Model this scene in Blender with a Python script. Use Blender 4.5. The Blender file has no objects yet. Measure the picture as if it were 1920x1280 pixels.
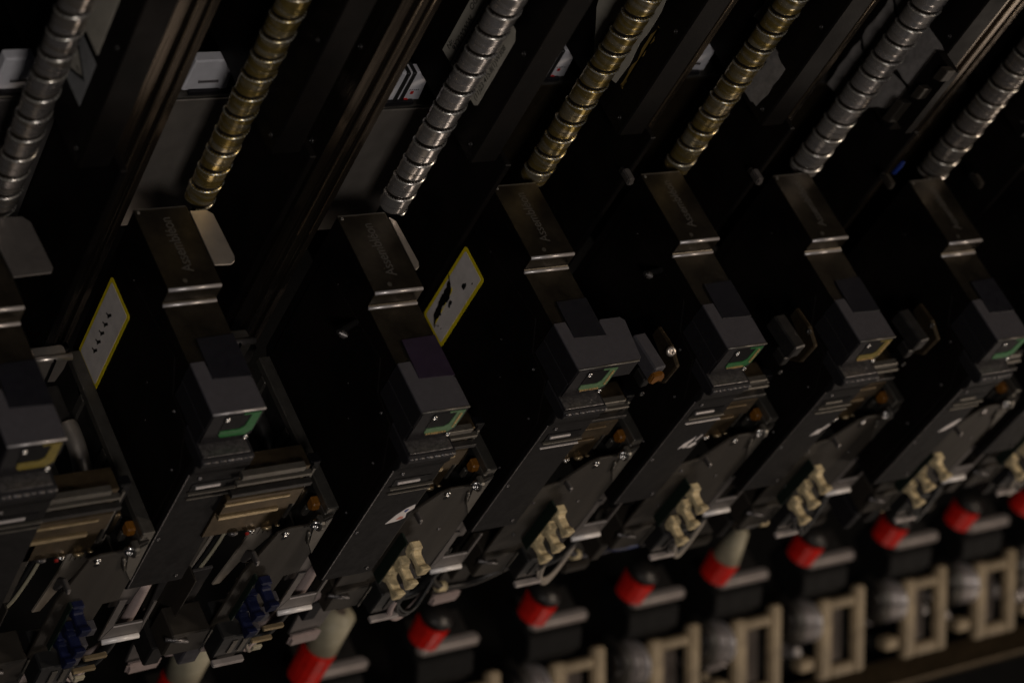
import bpy, bmesh, math, random
from mathutils import Vector, Matrix
random.seed(7)
S = bpy.context.scene
C = S.collection
# ------------------------------------------------------------------ camera
FOC = 36 * 4146.68 / 1920
cam = bpy.data.objects.new('camera', bpy.data.cameras.new('camera')); C.objects.link(cam)
cam.data.sensor_width = 36; cam.data.lens = FOC; cam.data.clip_start = .5; cam.data.clip_end = 500
r_, u_, b_ = Vector((.81339, -.417264, .405324)), Vector((.106951, .792159, .600871)), Vector((-.571803, -.445393, .688961))
R = Matrix((r_, u_, b_)).transposed()
cam.matrix_world = R.to_4x4()
cam.data.dof.use_dof = True; cam.data.dof.focus_distance = 40.5; cam.data.dof.aperture_fstop = .185
cam.data.dof.aperture_blades = 7
S.camera = cam
# ------------------------------------------------------------------ light
w = bpy.data.worlds.new('World'); S.world = w; w.use_nodes = True
w.node_tree.nodes['Background'].inputs[0].default_value = (.5, .55, .7, 1)
w.node_tree.nodes['Background'].inputs[1].default_value = .008

def area(name, loc, target, size, power, col, sy=None):
    l = bpy.data.lights.new(name, 'AREA'); l.energy = power; l.color = col
    l.shape = 'RECTANGLE'; l.size = size; l.size_y = sy or size
    o = bpy.data.objects.new(name, l); C.objects.link(o); o.location = loc
    o.rotation_euler = (Vector(target) - Vector(loc)).to_track_quat('-Z', 'Y').to_euler()
    return o
MID = (26, 18, -30)
area('ceiling_lamp', (34, -14, 16), MID, 26, 250, (1, .92, .84), 8)
area('aisle_lamp', (70, -14, 2), (28, 20, -24), 4, 11000, (1, .84, .68), 10)
area('low_lamp', (36, -10, -56), (26, 20, -26), 11, 900, (1, .85, .72), 7)
area('low_right_lamp', (84, -14, -52), (28, 20, -24), 12, 3600, (1, .84, .70), 9)
area('key_lamp', (0, -12, 3), MID, 6, 4800, (1, .93, .88), 6)
S.view_settings.view_transform = 'Standard'; S.view_settings.look = 'None'
S.view_settings.exposure = 0; S.view_settings.gamma = 1

# ------------------------------------------------------------------ materials
def mat(name, col, rough=.5, metal=0., spec=.5, var=.25, scale=3., bump=.0, bscale=20., col2=None, stretch=None, rvar=.15, speck=0.):
    m = bpy.data.materials.new(name); m.use_nodes = True
    n = m.node_tree.nodes; L = m.node_tree.links; b = n['Principled BSDF']
    b.inputs['Metallic'].default_value = metal
    b.inputs['Specular IOR Level'].default_value = spec
    tc = n.new('ShaderNodeTexCoord'); mp = n.new('ShaderNodeMapping'); L.new(tc.outputs['Object'], mp.inputs[0])
    if stretch: mp.inputs['Scale'].default_value = stretch
    nz = n.new('ShaderNodeTexNoise'); nz.inputs['Scale'].default_value = scale; nz.inputs['Detail'].default_value = 6
    nz.inputs['Roughness'].default_value = .65
    L.new(mp.outputs[0], nz.inputs[0])
    cr = n.new('ShaderNodeValToRGB'); cr.color_ramp.elements[0].position = .3; cr.color_ramp.elements[1].position = .7
    c2 = col2 or tuple(min(1, c * (1 + var)) for c in col)
    c1 = col if col2 else tuple(c * (1 - var) for c in col)
    cr.color_ramp.elements[0].color = (*c1, 1); cr.color_ramp.elements[1].color = (*c2, 1)
    L.new(nz.outputs[0], cr.inputs[0])
    out = cr.outputs[0]
    if speck:
        v = n.new('ShaderNodeTexVoronoi'); v.inputs['Scale'].default_value = 9; L.new(tc.outputs['Object'], v.inputs[0])
        lt = n.new('ShaderNodeMath'); lt.operation = 'LESS_THAN'; lt.inputs[1].default_value = speck; L.new(v.outputs['Distance'], lt.inputs[0])
        mx = n.new('ShaderNodeMixRGB'); L.new(lt.outputs[0], mx.inputs[0]); L.new(out, mx.inputs[1]); mx.inputs[2].default_value = (.28, .26, .24, 1)
        out = mx.outputs[0]
    L.new(out, b.inputs['Base Color'])
    n2 = n.new('ShaderNodeTexNoise'); n2.inputs['Scale'].default_value = scale * 2.3; n2.inputs['Detail'].default_value = 5
    L.new(mp.outputs[0], n2.inputs[0])
    mr = n.new('ShaderNodeMapRange'); mr.inputs[3].default_value = max(.03, rough - rvar); mr.inputs[4].default_value = min(1, rough + rvar)
    L.new(n2.outputs[0], mr.inputs[0]); L.new(mr.outputs[0], b.inputs['Roughness'])
    if bump:
        n3 = n.new('ShaderNodeTexNoise'); n3.inputs['Scale'].default_value = bscale; n3.inputs['Detail'].default_value = 4
        L.new(mp.outputs[0], n3.inputs[0])
        bp = n.new('ShaderNodeBump'); bp.inputs['Strength'].default_value = bump; bp.inputs['Distance'].default_value = .02
        L.new(n3.outputs[0], bp.inputs['Height']); L.new(bp.outputs[0], b.inputs['Normal'])
    return m
BLACK = mat('black_anodised', (.0022, .002, .002), .5, 0, .10, .4, .6, .15, col2=(.0085, .0065, .0055), speck=.03)  # brownish patches paint dim sheen and reflections into the black
ARM = mat('black_moulded_plastic', (.008, .0072, .0076), .6, 0, .2, .45, 3, .25, 60, speck=.02)
CAP = mat('charcoal_plastic', (.056, .052, .059), .6, 0, .4, .12, 8, .3, 90)
CAPD = mat('charcoal_plastic_bezel', (.013, .012, .014), .55, 0, .25, .2, 8, .2, 90)
WORN = mat('worn_metal_edge', (.16, .15, .15), .4, .8, .5, .5, 14, .5, 30, rvar=.25)
TOP = mat('smoked_steel', (.055, .046, .034), .40, .85, .5, .5, 1.3, .1, 40, rvar=.18)
LIP = mat('bent_steel_edge', (.62, .58, .57), .35, .5, .5, .12, 8)
BROWN = mat('brushed_brown_steel', (.034, .028, .0215), .55, .25, .5, .2, 2, .15, 60, stretch=(1, 1, .15))
STRIP = mat('dull_grey_steel', (.16, .148, .13), .45, .8, .5, .15, 5)
SILVER = mat('satin_steel_sheet', (.74, .66, .58), .38, .85, .5, .12, 1.2, .1, 50)
TABM = mat('pale_steel_tab', (.17, .155, .148), .45, .7, .5, .12, 4)
WHITE = mat('torn_white_paper', (.80, .74, .72), .6, 0, .4, .06, 9)
PALE = mat('polished_pale_edge', (.97, .92, .90), .4, .1, .5, .05, 9)
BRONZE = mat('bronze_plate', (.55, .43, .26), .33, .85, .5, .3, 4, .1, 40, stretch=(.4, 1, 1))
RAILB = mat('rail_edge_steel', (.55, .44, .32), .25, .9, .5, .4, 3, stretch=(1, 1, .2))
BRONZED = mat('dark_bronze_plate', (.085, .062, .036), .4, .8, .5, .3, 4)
SCREW = mat('bright_screw_steel', (.62, .60, .58), .25, 1, .5, .15, 20)
GREEN = mat('green_circuit_board', (.012, .14, .03), .5, 0, .5, .3, 12)
GREENP = mat('pale_green_circuit_board', (.10, .20, .09), .5, 0, .5, .3, 12)
YELLOWP = mat('yellow_circuit_board', (.20, .15, .02), .5, 0, .5, .3, 12)
GOLD = mat('solder_gold', (.60, .40, .18), .4, .4, .5, .4, 20)
GLASS = mat('black_window', (.003, .003, .004), .5, 0, .15, .2, 3)
NAVY = mat('navy_black_film', (.006, .006, .010), .5, 0, .4, .2, 3)
PURPLE = mat('purple_black_film', (.019, .011, .026), .5, 0, .4, .2, 3)
PAPER = mat('label_paper', (.68, .62, .58), .65, 0, .3, .14, 2.5, .1, 30)
YEL = mat('yellow_label_border', (.80, .62, .01), .6, 0, .3, .2, 5)
INK = mat('black_ink', (.012, .012, .012), .6, 0, .3, .2, 5)
TXT = mat('raised_lettering_steel', (.075, .068, .06), .5, .2, .5, .3, 6)
PCBD = mat('dark_green_board', (.004, .012, .007), .5, 0, .5, .4, 8)
TAN = mat('brownish_label_paper', (.40, .37, .31), .65, 0, .3, .12, 3, .1, 30)
WBOX = mat('white_plastic', (.62, .61, .64), .5, 0, .4, .08, 3)
RED = mat('red_plastic', (.62, .011, .005), .4, 0, .4, .25, 2.5, .3, 8)
CREAM = mat('cream_plastic', (.42, .38, .27), .5, 0, .4, .15, 3)
TABY = mat('yellowed_latch_plastic', (.66, .53, .31), .5, 0, .4, .4, 7, .2, 20)
TABB = mat('blue_latch_plastic', (.003, .006, .034), .45, 0, .5, .3, 6)
ORANGE = mat('orange_stopper', (.19, .072, .006), .45, 0, .5, .3, 6)
BLUE = mat('blue_plastic', (.008, .03, .20), .45, 0, .5, .2, 6)
RUB = mat('black_rubber', (.012, .012, .012), .5, 0, .5, .2, 6)
RIB = mat('beige_ribbon_cable', (.30, .26, .215), .5, 0, .4, .1, 4)
RIBD = mat('ribbon_groove', (.14, .11, .09), .6, 0, .3, .1, 4)
WIRE = mat('pink_grey_wire', (.38, .30, .28), .5, 0, .4, .1, 4)
DARKM = mat('dark_machined_metal', (.05, .047, .045), .4, .7, .5, .3, 4)
GREYM = mat('grey_bar_metal', (.50, .45, .43), .4, .6, .5, .15, 2)
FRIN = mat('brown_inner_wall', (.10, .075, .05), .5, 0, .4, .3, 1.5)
BEIGE = mat('beige_frame_plastic', (.34, .27, .175), .5, 0, .4, .35, 1.2)
RAILM = mat('dark_rail_steel', (.085, .068, .052), .26, .9, .5, .3, 6, stretch=(1, 1, .06))
DARK = mat('dark_machine_interior', (.006, .006, .006), .7, 0, .2, .3, 1)

def screw_mat(name, base, grease, amt):
    m = bpy.data.materials.new(name); m.use_nodes = True
    n = m.node_tree.nodes; L = m.node_tree.links; b = n['Principled BSDF']
    tc = n.new('ShaderNodeTexCoord'); mp = n.new('ShaderNodeMapping'); L.new(tc.outputs['Object'], mp.inputs[0])
    mp.inputs['Scale'].default_value = (.8, .8, 6)
    nz = n.new('ShaderNodeTexNoise'); nz.inputs['Scale'].default_value = 1.3; nz.inputs['Detail'].default_value = 5
    L.new(mp.outputs[0], nz.inputs[0])
    cr = n.new('ShaderNodeValToRGB'); cr.color_ramp.elements[0].position = .62 - amt * .5; cr.color_ramp.elements[1].position = .78 - amt * .5
    cr.color_ramp.elements[0].color = (*base, 1); cr.color_ramp.elements[1].color = (*grease, 1)
    L.new(nz.outputs[0], cr.inputs[0]); L.new(cr.outputs[0], b.inputs['Base Color'])
    b.inputs['Metallic'].default_value = .85
    mr = n.new('ShaderNodeMapRange'); mr.inputs[3].default_value = .22; mr.inputs[4].default_value = .32
    L.new(nz.outputs[0], mr.inputs[0]); L.new(mr.outputs[0], b.inputs['Roughness'])
    mp2 = n.new('ShaderNodeMapping'); L.new(tc.outputs['Object'], mp2.inputs[0]); mp2.inputs['Scale'].default_value = (9, 9, .35)
    n2 = n.new('ShaderNodeTexNoise'); n2.inputs['Scale'].default_value = 2.2; L.new(mp2.outputs[0], n2.inputs[0])
    bp = n.new('ShaderNodeBump'); bp.inputs['Strength'].default_value = .12; bp.inputs['Distance'].default_value = .02
    L.new(n2.outputs[0], bp.inputs['Height']); L.new(bp.outputs[0], b.inputs['Normal'])
    return m
SC_S = screw_mat('polished_ball_screw_steel', (.86, .80, .76), (.70, .64, .58), .25)
SC_Y = screw_mat('greased_ball_screw_steel', (.78, .68, .48), (.56, .41, .13), .5)
SC_B = screw_mat('brownish_ball_screw_steel', (.56, .51, .47), (.46, .40, .33), .25)

# ------------------------------------------------------------------ mesh helpers; local coords (a, c, b) -> (x=a, y=-c, z=b)
def V(a, c, b): return Vector((a, -c, b))
def link(name, bm, m, parent=None, bev=0, smooth=False, seg=1):
    bmesh.ops.recalc_face_normals(bm, faces=bm.faces[:])
    if bev:
        es = [e for e in bm.edges if len(e.link_faces) == 2 and e.calc_face_angle(0) > .5]
        try: bmesh.ops.bevel(bm, geom=es, offset=bev, segments=seg, affect='EDGES', clamp_overlap=True)
        except Exception: pass
    me = bpy.data.meshes.new(name); bm.to_mesh(me); bm.free(); me.materials.append(m)
    if smooth:
        for p in me.polygons: p.use_smooth = True
    o = bpy.data.objects.new(name, me); C.objects.link(o)
    if parent: o.parent = parent
    return o
def box(bm, a0, a1, c0, c1, b0, b1):
    vs = [bm.verts.new(V(a, c, b)) for a in (a0, a1) for c in (c0, c1) for b in (b0, b1)]
    for f in ((0, 1, 3, 2), (4, 6, 7, 5), (0, 4, 5, 1), (2, 3, 7, 6), (0, 2, 6, 4), (1, 5, 7, 3)): bm.faces.new([vs[i] for i in f])
    return bm
def Box(*a): return box(bmesh.new(), *a)
def prism(bm, pts, axis, d0, d1):
    """pts: 2-D outline; axis 'a' -> (c,b), 'b' -> (a,c), 'c' -> (a,b)"""
    f = {'a': lambda p, d: V(d, p[0], p[1]), 'b': lambda p, d: V(p[0], p[1], d), 'c': lambda p, d: V(p[0], d, p[1])}[axis]
    v0 = [bm.verts.new(f(p, d0)) for p in pts]; v1 = [bm.verts.new(f(p, d1)) for p in pts]
    bm.faces.new(v0); bm.faces.new(v1[::-1]); n = len(pts)
    for i in range(n): bm.faces.new([v0[i], v0[(i + 1) % n], v1[(i + 1) % n], v1[i]])
    return bm
def Prism(*a): return prism(bmesh.new(), *a)
def cyl(bm, p, q, r, n=20, r2=None):
    p, q = Vector(p), Vector(q); d = q - p; k = d.to_track_quat('Z', 'Y'); r2 = r if r2 is None else r2
    v = [[bm.verts.new(c + k @ Vector((rr * math.cos(t * 2 * math.pi / n), rr * math.sin(t * 2 * math.pi / n), 0))) for t in range(n)] for c, rr in ((p, r), (q, r2))]
    for t in range(n): bm.faces.new([v[0][t], v[0][(t + 1) % n], v[1][(t + 1) % n], v[1][t]])
    bm.faces.new(v[0][::-1]); bm.faces.new(v[1]); return bm
def Cyl(*a, **k): return cyl(bmesh.new(), *a, **k)
def tube(bm, pts, r, n=10, sub=6):
    P = [Vector(p) for p in pts]; Q = []
    for i in range(len(P) - 1):
        p0, p1, p2, p3 = P[max(i - 1, 0)], P[i], P[i + 1], P[min(i + 2, len(P) - 1)]
        for s in range(sub):
            t = s / sub
            Q.append(.5 * ((2 * p1) + (p2 - p0) * t + (2 * p0 - 5 * p1 + 4 * p2 - p3) * t * t + (3 * p1 - p0 - 3 * p2 + p3) * t ** 3))
    Q.append(P[-1]); rings = []
    up = Vector((.3, .5, .8)).normalized()
    for i, q in enumerate(Q):
        d = (Q[min(i + 1, len(Q) - 1)] - Q[max(i - 1, 0)]).normalized(); s = d.cross(up).normalized(); t = s.cross(d)
        rings.append([bm.verts.new(q + r * (math.cos(k * 2 * math.pi / n) * s + math.sin(k * 2 * math.pi / n) * t)) for k in range(n)])
    for i in range(len(rings) - 1):
        for k in range(n): bm.faces.new([rings[i][k], rings[i][(k + 1) % n], rings[i + 1][(k + 1) % n], rings[i + 1][k]])
    bm.faces.new(rings[0][::-1]); bm.faces.new(rings[-1]); return bm
def bolt(name, parent, p, n, r, m=SCREW):
    """dome-headed socket screw"""
    bm = bmesh.new(); p = Vector(p); n = Vector(n).normalized(); k = n.to_track_quat('Z', 'Y'); N = 16
    prof = [(r, 0), (r, .35 * r), (.85 * r, .6 * r), (.5 * r, .75 * r), (.45 * r, .7 * r), (.4 * r, .3 * r)]
    rs = [[bm.verts.new(p + k @ Vector((a * math.cos(t * 2 * math.pi / N), a * math.sin(t * 2 * math.pi / N), h))) for t in range(N)] for a, h in prof]
    for i in range(len(rs) - 1):
        for t in range(N): bm.faces.new([rs[i][t], rs[i][(t + 1) % N], rs[i + 1][(t + 1) % N], rs[i + 1][t]])
    bm.faces.new(rs[-1]); bm.faces.new(rs[0][::-1])
    return link(name, bm, m, parent, smooth=True)
def text(name, s, size, m, parent, origin, x, y, ext=.004, ax='LEFT', shear=0):
    cu = bpy.data.curves.new(name, 'FONT'); cu.body = s; cu.size = size; cu.extrude = ext; cu.align_x = ax; cu.shear = shear
    t = bpy.data.objects.new(name, cu); C.objects.link(t)
    dg = bpy.context.evaluated_depsgraph_get(); dg.update()
    me = bpy.data.meshes.new_from_object(t.evaluated_get(dg)); bpy.data.objects.remove(t)
    me.materials.clear(); me.materials.append(m)
    x = Vector(x).normalized(); y = Vector(y).normalized(); z = x.cross(y)
    Mx = Matrix((x, y, z)).transposed().to_4x4(); Mx.translation = Vector(origin); me.transform(Mx)
    o = bpy.data.objects.new(name, me); C.objects.link(o); o.parent = parent
    return o
def thing(name, label, cat, loc, group=None):
    o = bpy.data.objects.new(name, None); C.objects.link(o); o.location = loc; o.empty_display_size = .2
    o['label'] = label; o['category'] = cat
    if group: o['group'] = group
    return o
def tag(o, label, cat, group=None):
    o['label'] = label; o['category'] = cat
    if group: o['group'] = group
    return o
def Wd(X, B, Cc): return Vector((X, -Cc, B))

# ------------------------------------------------------------------ setting
o = link('machine_back_wall', Box(-10, 90, -34, -33.5, -75, 10), DARK); o['kind'] = 'structure'
o = link('machine_floor', Box(-10, 110, -33.4, -12, -61, -60.5), DARK); o['kind'] = 'structure'

# ------------------------------------------------------------------ unit origins: X (row), C (outward), B (up)
O = {0: (12.9, -19.4, -27.1), 1: (16.52, -19.51, -27.2), 2: (20.14, -18.8, -26.94), 3: (23.76, -19.24, -27.0),
     4: (27.38, -19.28, -27.06), 5: (31.0, -19.18, -27.35), 6: (34.62, -18.7, -27.32), 7: (38.24, -18.9, -27.3)}
WHERE = {0: 'yellow-edged board, cut off by the left edge', 1: 'green board, whole yellow-bordered sticker on its side', 2: 'purple film pad and pale green board, torn white paper on its arm',
         3: 'eared grey cap, torn yellow-bordered sticker on its side', 4: 'gold beads on its board, right of the torn-sticker one', 5: 'yellow board, second right of the torn-sticker one',
         6: 'green board, third right of the torn-sticker one', 7: 'cut off by the right edge'}

def sticker(h, corner, cl, bl, torn):
    """paper label on the left face; corner = (c, b) of its top back corner"""
    c0, b0 = corner; bm = bmesh.new()
    def rr(c0, c1, b1, b0_, r, n=5):
        pts = []
        for cx, cy, s in ((c1 - r, b1 - r, 0), (c0 + r, b1 - r, 90), (c0 + r, b0_ + r, 180), (c1 - r, b0_ + r, 270)):
            for i in range(n): t = math.radians(s + 90 * i / (n - 1)); pts.append((cx + r * math.cos(t), cy + r * math.sin(t)))
        return pts
    st = link('sticker', Prism(rr(c0, c0 + cl, b0, b0 - bl, .07), 'a', -.004, -.012), YEL, h)
    w_ = .075
    link('paper', Prism(rr(c0 + w_, c0 + cl - w_, b0 - w_, b0 - bl + w_, .04), 'a', -.012, -.017), PAPER, st)
    if torn:
        # ragged tear that bares the black cover
        path = [(.04, -.86), (.20, -.98), (.27, -1.2), (.24, -1.42), (.30, -1.62), (.31, -1.86), (.42, -2.02)]
        wd = [.05, .09, .11, .085, .10, .075, .03]
        L_ = [(c0 + c - q, b0 + b + q * .4) for (c, b), q in zip(path, wd)]; R_ = [(c0 + c + q, b0 + b - q * .4) for (c, b), q in zip(path, wd)]
        rnd = random.Random(3)
        def jag(L):
            out = []
            for i in range(len(L) - 1):
                for s in range(4):
                    t = s / 4; out.append((L[i][0] * (1 - t) + L[i + 1][0] * t + rnd.uniform(-.018, .018), L[i][1] * (1 - t) + L[i + 1][1] * t))
            return out + [L[-1]]
        link('tear', Prism(jag(L_) + jag(R_)[::-1], 'a', -.017, -.022), BLACK, st)
        bm = bmesh.new()
        for (c, b, s) in ((.52, -.62, .055), (.50, -.66, .03), (.44, -1.22, .05), (.47, -1.3, .03), (.66, -.36, .018), (.5, -1.9, .02), (.6, -1.86, .014), (.45, -1.95, .014)):
            pts = [(c0 + c + s * rnd.uniform(.5, 1.3) * math.cos(t), b0 + b + 1.5 * s * rnd.uniform(.6, 1.3) * math.sin(t)) for t in [k * math.pi / 4 for k in range(8)]]
            prism(bm, pts, 'a', -.017, -.0215)
        link('black_flecks', bm, INK, st)
        # second strip of yellow where the torn edge folds
        link('folded_edge', Prism([(c0 + .27, b0 - .95), (c0 + .33, b0 - 1.0), (c0 + .42, b0 - 1.95), (c0 + .36, b0 - 1.9), (c0 + .36, b0 - 1.4)], 'a', -.017, -.0205), YEL, st)
    else:
        bm = bmesh.new()
        for i in range(5):   # five pen strokes in a row
            c, b = c0 + .38 + .012 * i, b0 - .62 - .24 * i
            prism(bm, [(c - .09, b - .05), (c - .02, b - .02), (c + .05, b + .09), (c + .09, b + .06), (c + .05, b - .01), (c + .02, b - .09), (c - .03, b - .05), (c - .08, b - .08)], 'a', -.017, -.021)
        link('pen_strokes', bm, INK, st)

def engraved(h, k):
    t = text('engraved_lettering', 'Assembléon', 0.30, TXT, h, V(.60, -.31, .004), (0, 1, 0), (-1, 0, 0), .003)
    t.data.transform(Matrix.Translation(V(0, -.31, 0)) @ Matrix.Diagonal((1, 1.18 / max(.01, t.dimensions.y), 1, 1)) @ Matrix.Translation(-V(0, -.31, 0)))

def make_head(k):
    X, Cc, B = O[k]
    desc = 'black placement head, '
    h = thing('placement_head', desc + WHERE[k], 'machine head', Wd(X, B, Cc), 'placement heads in a row')
    rnd = random.Random(k)
    # black body, profile in (c,b)
    prof = [(-1.75, -.03), (-.06, -.03), (.0, -.40), (1.28, -.40), (1.28, -1.22), (2.2, -1.22), (2.42, -1.5), (2.42, -5.55), (1.9, -5.6), (-1.3, -4.3), (-1.75, -3.9)]
    link('body', Prism(prof, 'a', .03, .98), BLACK, h, .012)
    cover = [(-1.5, -1.02), (.9, -.72), (1.28, -1.25), (1.9, -1.32), (2.3, -2.1), (2.3, -5.4), (1.7, -5.4), (-1.1, -4.2), (-1.5, -3.8)]
    cv = link('side_cover', Prism(cover, 'a', -.002, .03), BLACK, h, .008)
    for (c, b, r) in ((1.55, -1.45, .035), (2.1, -2.25, .03), (-.9, -.9, .022), (.55, -1.9, .025), (1.0, -2.4, .02), (2.15, -3.7, .028)):
        bolt('screw', h, V(-.002, c + rnd.uniform(-.05, .05), b + rnd.uniform(-.05, .05)), (-1, 0, 0), r, WORN if c > 1.5 else DARKM)
    # folded steel top plate
    tp = link('top_plate', Prism([(-1.7, 0), (-.0, 0), (.04, -.03), (.04, -.33), (.08, -.36), (1.32, -.36), (1.32, -.385), (.05, -.385), (.01, -.34), (.01, -.05), (-.02, -.03), (-1.7, -.03)], 'a', -.012, 1.0), TOP, h)
    link('fold_edge', Cyl(V(.0, .015, -.028), V(.99, .015, -.028), .036, 12), LIP, tp, smooth=True)  # pale bars: worn steel, with the fold's highlight put into the colour
    link('fold_edge', Cyl(V(-.02, .085, -.362), V(.99, .085, -.362), .033, 12), LIP, tp, smooth=True)
    link('back_edge', Box(.0, .98, -1.715, -1.69, -.02, .006), STRIP, tp)
    link('dimple', Cyl(V(.36, -.13, -.005), V(.36, -.13, .006), .045, 14), STRIP, tp)
    engraved(h, k)
    bolt('screw', h, V(.06, -1.64, .0), (0, 0, 1), .035, STRIP)
    if k in (1, 2): # rounded silver tab beside the plate
        w_ = 1.44 if k == 1 else 1.14
        link('side_tab', Prism([(1.03, -1.6), (w_ - .1, -1.6), (w_, -1.5), (w_ + .03, -.55), (w_ - .01, -.44), (w_ - .1, -.38), (1.03, -.40)], 'b', -.03, -.005), SILVER, h, .006)
    if k == 0:
        link('side_tab', Prism([(.9, -1.8), (1.55, -1.78), (1.66, -1.65), (1.72, -.68), (1.66, -.58), (1.0, -.56)], 'b', .0, .03), TABM, h, .006)
    # film pad over plate and cap
    pm = {0: NAVY, 1: NAVY, 2: PURPLE}.get(k, NAVY)
    link('film_pad', Prism([(.30, .84), (1.0, .82), (1.0, 1.71), (.27, 1.68)], 'b', -.34, -.325), pm, h, .004)
    # cap
    if k == 3: out = [(0, 1.3), (.27, 1.29), (.30, 1.65), (.84, 1.66), (.92, 1.70), (.98, 1.60), (.96, 1.42), (1.05, 1.33), (1.52, 1.33), (1.6, 1.42), (1.5, 2.27), (1.42, 2.34), (0, 2.37)]
    else: out = [(0, 1.3), (.27, 1.29), (.29, 1.65), (.97, 1.68), (1.0, 1.76), (1.0, 2.37), (0, 2.37)]
    cp = link('cap', Prism(out, 'b', -.78, -.365), CAPD, h, .012)
    link('cap_cover', Prism(out, 'b', -.365, -.335), CAP, cp, .012)
    link('cap_skirt', Box(.0, .965, 1.31, 2.345, -1.2, -.79), CAPD, cp, .012)
    fr = link('cap_front', Prism([(.03, -.36), (.95, -.36), (.95, -1.02), (.84, -1.17), (.03, -1.17)], 'c', 2.36, 2.385), CAPD, cp)
    link('cap_edge', Cyl(V(.01, 2.365, -.348), V(.99 if k != 3 else 1.42, 2.365 if k != 3 else 2.33, -.348), .022, 10), LIP if k in (0, 1) else STRIP, cp, smooth=True)
    pcbm = {0: YELLOWP, 1: GREEN, 2: GREENP, 3: GREENP, 4: GREEN, 5: YELLOWP, 6: GREEN, 7: GREEN}[k]
    pb = link('circuit_board', Prism([(.30, -.84), (.66, -.84), (.74, -.76), (.76, -.42), (.60, -.42), (.60, -.39), (.92, -.39), (.92, -.90), (.82, -1.02), (.36, -1.02), (.30, -.94)], 'c', 2.385, 2.40), pcbm, cp)
    bm = bmesh.new()
    if k in (2, 3, 4, 5):
        pts = [(.36 + .055 * i, -.985) for i in range(8)] + [(.85, -.86 + .055 * i) for i in range(8)]
        for a, b in pts[:]:
            s = rnd.uniform(.014, .022); link('solder_joint', Box(a - s, a + s, 2.40, 2.40 + s, b - s * .8, b + s * .8), GOLD, cp)
    bm.free()
    link('display_window', Prism([(.28, -.40), (.58, -.40), (.72, -.46), (.72, -.74), (.64, -.81), (.28, -.81)], 'c', 2.385, 2.393), GLASS, cp)
    for a, b in ((.32, -.50), (.86, -1.10)): bolt('screw', cp, V(a, 2.388, b), (0, -1, 0), .052)
    # ledge bracket under the cap
    lb = link('ledge', Prism([(1.9, -1.24), (2.66, -1.26), (2.70, -1.30), (2.70, -1.42), (2.60, -1.52), (2.0, -1.52)], 'a', -.0, 1.0), CAPD, h, .02)
    bm = bmesh.new(); x = .03
    while x < .95:
        q = rnd.uniform(.05, .16); cyl(bm, V(x, 2.69, -1.295), V(min(x + q, .99), 2.69, -1.295), rnd.uniform(.016, .03), 8); x += q + rnd.uniform(0, .03)
    link('worn_edge', bm, WORN, lb, smooth=True)
    box_ = Box(.04, .93, 2.30, 2.62, -1.255, -1.225); link('ledge_insert', box_, WORN, lb, .008)
    # lower arm
    ar = link('arm', Prism([(1.4, -1.56), (2.52, -1.56), (2.56, -1.75), (2.50, -1.95), (2.50, -5.55), (2.44, -5.66), (1.4, -5.62)], 'a', .045, 1.15), ARM, h, .02)
    link('arm_strip', Box(1.16, 1.42, 1.6, 2.3, -5.5, -2.6), BROWN, ar, .015)
    bm = bmesh.new(); box(bm, .30, .78, 2.505, 2.54, -2.36, -2.30); link('slot_bar', bm, LIP if k < 5 else STRIP, ar, .008)
    link('slot', Box(.22, 1.0, 2.502, 2.512, -2.46, -2.22), GLASS, ar)
    link('guide_strip', Box(.20, 1.12, 2.50, 2.56, -2.50, -2.47), STRIP, ar, .006)
    link('guide_strip', Box(.24, 1.14, 2.50, 2.54, -2.68, -2.655), LIP if k in (3, 4) else STRIP, ar, .006)
    link('edge_trim', Box(.03, .06, 2.49, 2.512, -5.5, -1.9), WORN if k != 7 else ARM, ar, .004)
    for a, b in ((.12, -3.9), (.95, -5.35), (.3, -2.05)): bolt('screw', ar, V(a, 2.50, b), (0, -1, 0), .04, WORN)
    # torn paper remnants
    fl = {2: [[(.68, -3.78), (.80, -3.52), (.95, -3.33), (1.10, -3.24), (1.13, -3.36), (1.02, -3.50), (1.06, -3.66), (.92, -3.74)]],
          4: [[(.64, -3.66), (.70, -3.48), (.84, -3.34), (.90, -3.26), (.88, -3.40), (.83, -3.52), (.84, -3.62), (.76, -3.66), (.75, -3.58)],
              [(.86, -3.66), (.92, -3.52), (1.02, -3.48), (1.06, -3.56), (.98, -3.66)], [(.95, -3.42), (1.02, -3.24), (1.06, -3.24), (.99, -3.42)]],
          5: [[(.74, -3.62), (.82, -3.42), (.94, -3.38), (1.06, -3.22), (1.10, -3.28), (.98, -3.46), (.96, -3.56), (.84, -3.58)]],
          6: [[(.62, -3.62), (.74, -3.42), (.92, -3.24), (1.06, -3.2), (.98, -3.42), (.80, -3.58)]]}.get(k)
    if fl:
        bm = bmesh.new()
        for p in fl: prism(bm, p, 'c', 2.502, 2.512)
        lab = link('torn_paper', bm, WHITE, ar)
        if k == 2:
            bm = bmesh.new(); prism(bm, [(.93, -3.42), (.96, -3.36), (1.02, -3.36), (.98, -3.46)], 'c', 2.512, 2.515); link('blue_print', bm, BLUE, lab)
            bm = bmesh.new(); prism(bm, [(.86, -3.68), (.92, -3.58), (1.0, -3.60), (1.0, -3.68)], 'c', 2.512, 2.515)
            link('red_print', bm, mat('faded_red_ink', (.55, .22, .18), .6), lab)
    if k == 1: sticker(h, (-1.50, -1.53), .92, 2.16, False)
    if k == 3: sticker(h, (-1.50, -1.50), .86, 2.15, True)
    return h
for k in range(8): make_head(k)

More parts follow.
